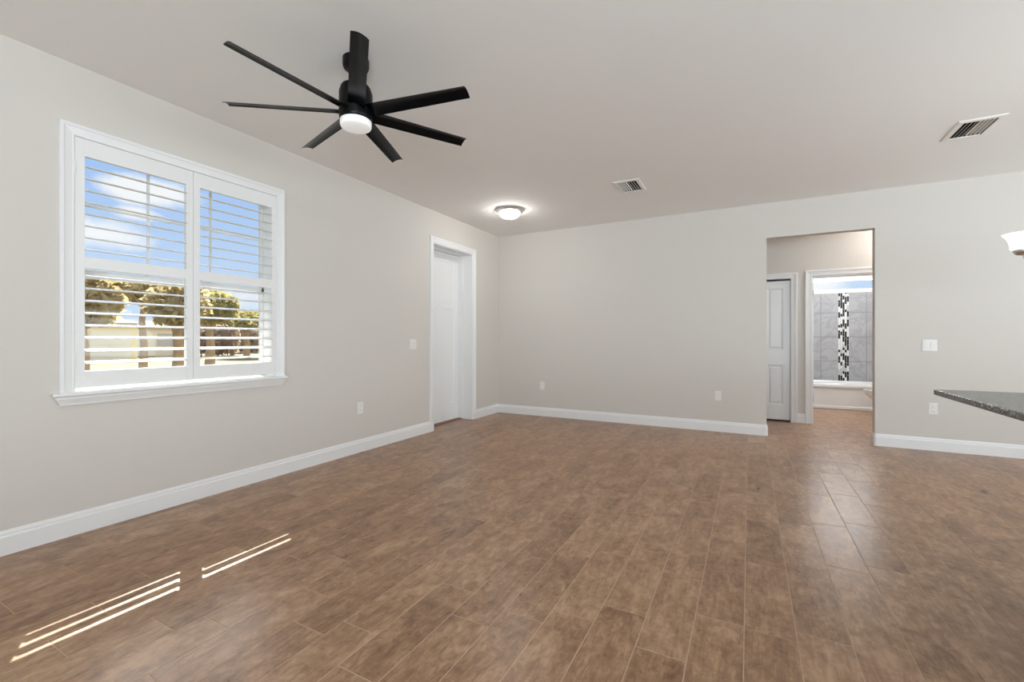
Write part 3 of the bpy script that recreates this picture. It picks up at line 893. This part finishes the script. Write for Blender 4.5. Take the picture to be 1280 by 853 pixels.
loops = [rrect(tx0, tx1, TY0 + .012, TY1, .0005, .004), rrect(tx0, tx1, TY0, TY1, .006, .004), rrect(tx0, tx1, TY0, TY1, .050, .004), rrect(tx0, tx1, TY0 + .010, TY1, .058, .004),
         rrect(tx0, tx1, TY0 + .014, TY1, .345, .004), rrect(tx0, tx1, TY0, TY1, .358, .004), rrect(tx0, tx1, TY0 - .004, TY1, .38, .004), rrect(tx0, tx1, TY0 - .002, TY1, .418, .006),
         rrect(tx0 + .004, tx1 - .004, TY0 + .008, TY1 - .003, .430, .01),
         rrect(tx0 + .07, tx1 - .07, TY0 + .085, TY1 - .06, .428, .10), rrect(tx0 + .085, tx1 - .085, TY0 + .10, TY1 - .075, .405, .10),
         rrect(tx0 + .13, tx1 - .13, TY0 + .13, TY1 - .10, .14, .10), rrect(tx0 + .20, tx1 - .20, TY0 + .19, TY1 - .15, .09, .08)]
rg = [[bm.verts.new(p) for p in L] for L in loops]
for a, b in zip(rg, rg[1:]):
    for k in range(len(a)): bm.faces.new([a[k], a[(k + 1) % len(a)], b[(k + 1) % len(b)], b[k]])
bm.faces.new(rg[-1]); bm.faces.new(rg[0])
tag(obj('bathtub', bm, M['tub'], smooth=True), 'white alcove bathtub below grey tiles and a black mosaic strip', 'bathtub')

# ------------------------------------------------------------------ toilet, only its bowl front reaches into view
tY = 8.62
to = thing('toilet', 'white toilet whose bowl front shows beside the bathtub', 'toilet', (1.95, tY, 0))


def egg(cx, lx, ly, z, n=32, nose=1.25):
    out = []
    for k in range(n):
        t = 2 * PI * k / n; c = math.cos(t)
        out.append((cx + (lx * nose if c < 0 else lx) * c, tY + ly * math.sin(t), z))
    return out


def loft(loops, close=True):
    bm = bmesh.new(); rg = [[bm.verts.new(p) for p in L] for L in loops]
    for a, b in zip(rg, rg[1:]):
        for k in range(len(a)): bm.faces.new([a[k], a[(k + 1) % len(a)], b[(k + 1) % len(b)], b[k]])
    if close: bm.faces.new(rg[0]); bm.faces.new(rg[-1])
    return bm


obj('bowl', loft([egg(1.93, .17, .10, .0005), egg(1.93, .16, .095, .05), egg(1.92, .13, .085, .15), egg(1.88, .16, .12, .24), egg(1.83, .19, .165, .32), egg(1.815, .20, .182, .365), egg(1.815, .198, .18, .385),
                  egg(1.815, .15, .13, .385), egg(1.83, .10, .09, .25), egg(1.85, .05, .05, .2)]), M['porcelain'], to, smooth=True)
obj('seat', loft([egg(1.815, .203, .185, .386), egg(1.815, .206, .188, .392), egg(1.815, .204, .186, .402), egg(1.815, .12, .10, .404)]), M['porcelain'], to, smooth=True)
bm = bmesh.new(); box(bm, 2.07, 2.262, tY - .22, tY + .22, .38, .74, bev=.02, seg=3); tk = obj('tank', bm, M['porcelain'], to, smooth=True)
bm = bmesh.new(); box(bm, 2.06, 2.268, tY - .23, tY + .23, .741, .775, bev=.01, seg=3); obj('lid', bm, M['porcelain'], to, smooth=True)
bm = bmesh.new(); box(bm, 1.98, 2.10, tY - .10, tY + .10, .20, .385, bev=.02, seg=3); obj('rear_shelf', bm, M['porcelain'], to, smooth=True)

# ------------------------------------------------------------------ the yard outside the window
bm = bmesh.new(); box(bm, -140, XO, -60, 140, -.42, -.30); struct('lawn', bm, M['lawn'])
bm = bmesh.new(); box(bm, XO, XR + .1, BY1 + .14, 40, -.42, -.30); struct('ground_behind', bm, M['lawn'])


def leaves(bm, c, rx, ry, rz, n, size, rnd):
    for _ in range(n):
        while True:
            p = Vector((rnd.uniform(-1, 1), rnd.uniform(-1, 1), rnd.uniform(-1, 1)))
            if .25 < p.length < 1: break
        q = Vector((c[0] + p.x * rx, c[1] + p.y * ry, c[2] + p.z * rz))
        a = Vector((rnd.gauss(0, 1), rnd.gauss(0, 1), rnd.gauss(0, 1))).normalized(); b = a.orthogonal().normalized(); s = size * rnd.uniform(.6, 1.3)
        vs = [bm.verts.new(q + a * s), bm.verts.new(q + b * s * .5), bm.verts.new(q - a * s), bm.verts.new(q - b * s * .5)]
        bm.faces.new(vs)


def at(u, x):
    """point of the yard at depth x in line with column u of the frame"""
    d = ray(u, V0); return (x, d.y / d.x * x)


def tree(name, label, u, x, z0, z1, rad, trunk_r, mat, n, seed, size=.16, squash=1.0):
    px, py = at(u, x); rnd = random.Random(seed)
    t = thing(name, label, 'tree', (px, py, -.30), group='trees across the yard')
    if trunk_r:
        bm = bmesh.new(); tube(bm, [(px, py, -.32), (px + .05, py + .04, .8), (px - .04, py, 1.9), (px + .06, py + .05, max(z0 + .3, 2.2))], [trunk_r * 1.3, trunk_r, trunk_r * .85, trunk_r * .6], 10)
        for k in range(5):
            a = k * 2 * PI / 5 + .4; tube(bm, [(px, py, z0 - .1), (px + math.cos(a) * rad * .5, py + math.sin(a) * rad * .5, (z0 + z1) / 2)], [trunk_r * .5, trunk_r * .15], 6)
        obj('trunk', bm, M['bark'], t, smooth=True)
    bm = bmesh.new(); zc = (z0 + z1) / 2
    for k in range(7):
        a = rnd.uniform(0, 2 * PI); rr = rnd.uniform(0, .55) * rad
        leaves(bm, (px + rr * math.cos(a), py + rr * math.sin(a), zc + rnd.uniform(-.3, .3) * (z1 - z0) * .5), rad * .62, rad * .62 * squash, (z1 - z0) * .36, n // 7, size, rnd)
    obj('crown', bm, mat, t)
    return t


tree('yard_tree', 'golden leaved tree with slim trunk in the middle of the left shutter view', 178, -22, 2.65, 3.7, 2.0, .13, M['leaf_gold'], 2600, 1)
tree('yard_tree', 'bushy golden tree beside the centre stiles of the shutters', 221, -17, 1.45, 3.25, .95, .15, M['leaf_gold'], 1500, 2)
tree('yard_tree', 'golden tree at the far left edge of the window view', 98, -13, 1.5, 2.75, .8, .14, M['leaf_gold'], 1500, 3)
tree('yard_tree', 'dense olive green tree seen through the right shutter panel', 262, -26, 1.9, 3.9, 2.0, .2, M['leaf_green'], 3200, 4)
tree('yard_tree', 'lower olive green tree beside the white window reveal', 308, -36, 1.9, 3.7, 2.8, .2, M['leaf_green'], 2600, 5)


def brush(label, u, x, w, z1, seed):
    px, py = at(u, x); rnd = random.Random(seed)
    t = thing('dry_bush', label, 'bush', (px, py, -.30), group='dry brush across the yard')
    bm = bmesh.new()
    for k in range(9):
        leaves(bm, (px + rnd.uniform(-.5, .5), py + (k / 8 - .5) * w, (z1 - .3) / 2), 1.0, w * .12, (z1 + .3) / 2, 420, .2, rnd)
    obj('foliage', bm, M['leaf_brown'], t)
    bm = bmesh.new()
    for k in range(8):
        y = py + (k / 7 - .5) * w * .9; tube(bm, [(px, y, -.31), (px + .1, y + .1, z1 * .8)], [.05, .015], 6)
    obj('stems', bm, M['bark'], t)


brush('tall brown dry brush behind the right shutter panel, left half', 262, -42, 3.4, 2.7, 21)
brush('tall brown dry brush behind the right shutter panel beside the white reveal', 306, -49, 3.6, 2.8, 22)

hx, hy0 = at(92, -38)[0], at(92, -38)[1]; hy1 = at(172, -38)[1]
hs = thing('neighbor_house', 'cream single-storey house with brown roof across the yard', 'house', (hx, (hy0 + hy1) / 2, -.30))
bm = bmesh.new(); box(bm, hx - 7, hx, hy0 - 4, hy1, -.3, 2.35)
for k in range(9): box(bm, hx, hx + .015, hy0 - 4, hy1, -.1 + k * .27, -.08 + k * .27)
obj('wall', bm, M['house'], hs)
bm = bmesh.new()
v = [bm.verts.new(p) for p in ((hx + .5, hy0 - 4.5, 2.3), (hx + .5, hy1 + .45, 2.3), (hx - 7.5, hy1 + .45, 2.3), (hx - 7.5, hy0 - 4.5, 2.3), (hx - 3.5, hy0 - 1.5, 3.2), (hx - 3.5, hy1 - 3, 3.2))]
for q in ((0, 1, 5, 4), (1, 2, 5), (2, 3, 4, 5), (3, 0, 4), (0, 3, 2, 1)): bm.faces.new([v[i] for i in q])
obj('roof', bm, M['roof'], hs)
bm = bmesh.new(); box(bm, hx + .015, hx + .07, hy1 - 2.6, hy1 - .4, -.28, 1.75); gd = obj('garage_door', bm, M['garage'], hs)
bm = bmesh.new()
for k in range(4): box(bm, hx + .07, hx + .085, hy1 - 2.55, hy1 - .45, -.2 + k * .49, .22 + k * .49, bev=.01)
obj('door_panel', bm, M['garage'], gd)
hx2 = -46; a, b = at(176, hx2)[1], at(240, hx2)[1]
hs2 = thing('neighbor_house', 'pale cream house beyond the trunk in the left shutter view', 'house', (hx2, (a + b) / 2, -.30))
bm = bmesh.new(); box(bm, hx2 - 6, hx2, a, b, -.3, 2.2); obj('wall', bm, M['garage'], hs2)
bm = bmesh.new()
v = [bm.verts.new(p) for p in ((hx2 + .4, a - .4, 2.15), (hx2 + .4, b + .4, 2.15), (hx2 - 6.4, b + .4, 2.15), (hx2 - 6.4, a - .4, 2.15), (hx2 - 3, a + 1.5, 2.9), (hx2 - 3, b - 1.5, 2.9))]
for q in ((0, 1, 5, 4), (1, 2, 5), (2, 3, 4, 5), (3, 0, 4), (0, 3, 2, 1)): bm.faces.new([v[i] for i in q])
obj('roof', bm, M['roof'], hs2)
bm = bmesh.new(); box(bm, hx2, hx2 + .05, a + 1.2, a + 2.6, .6, 1.7); obj('window', bm, M['mos_grey'], hs2)
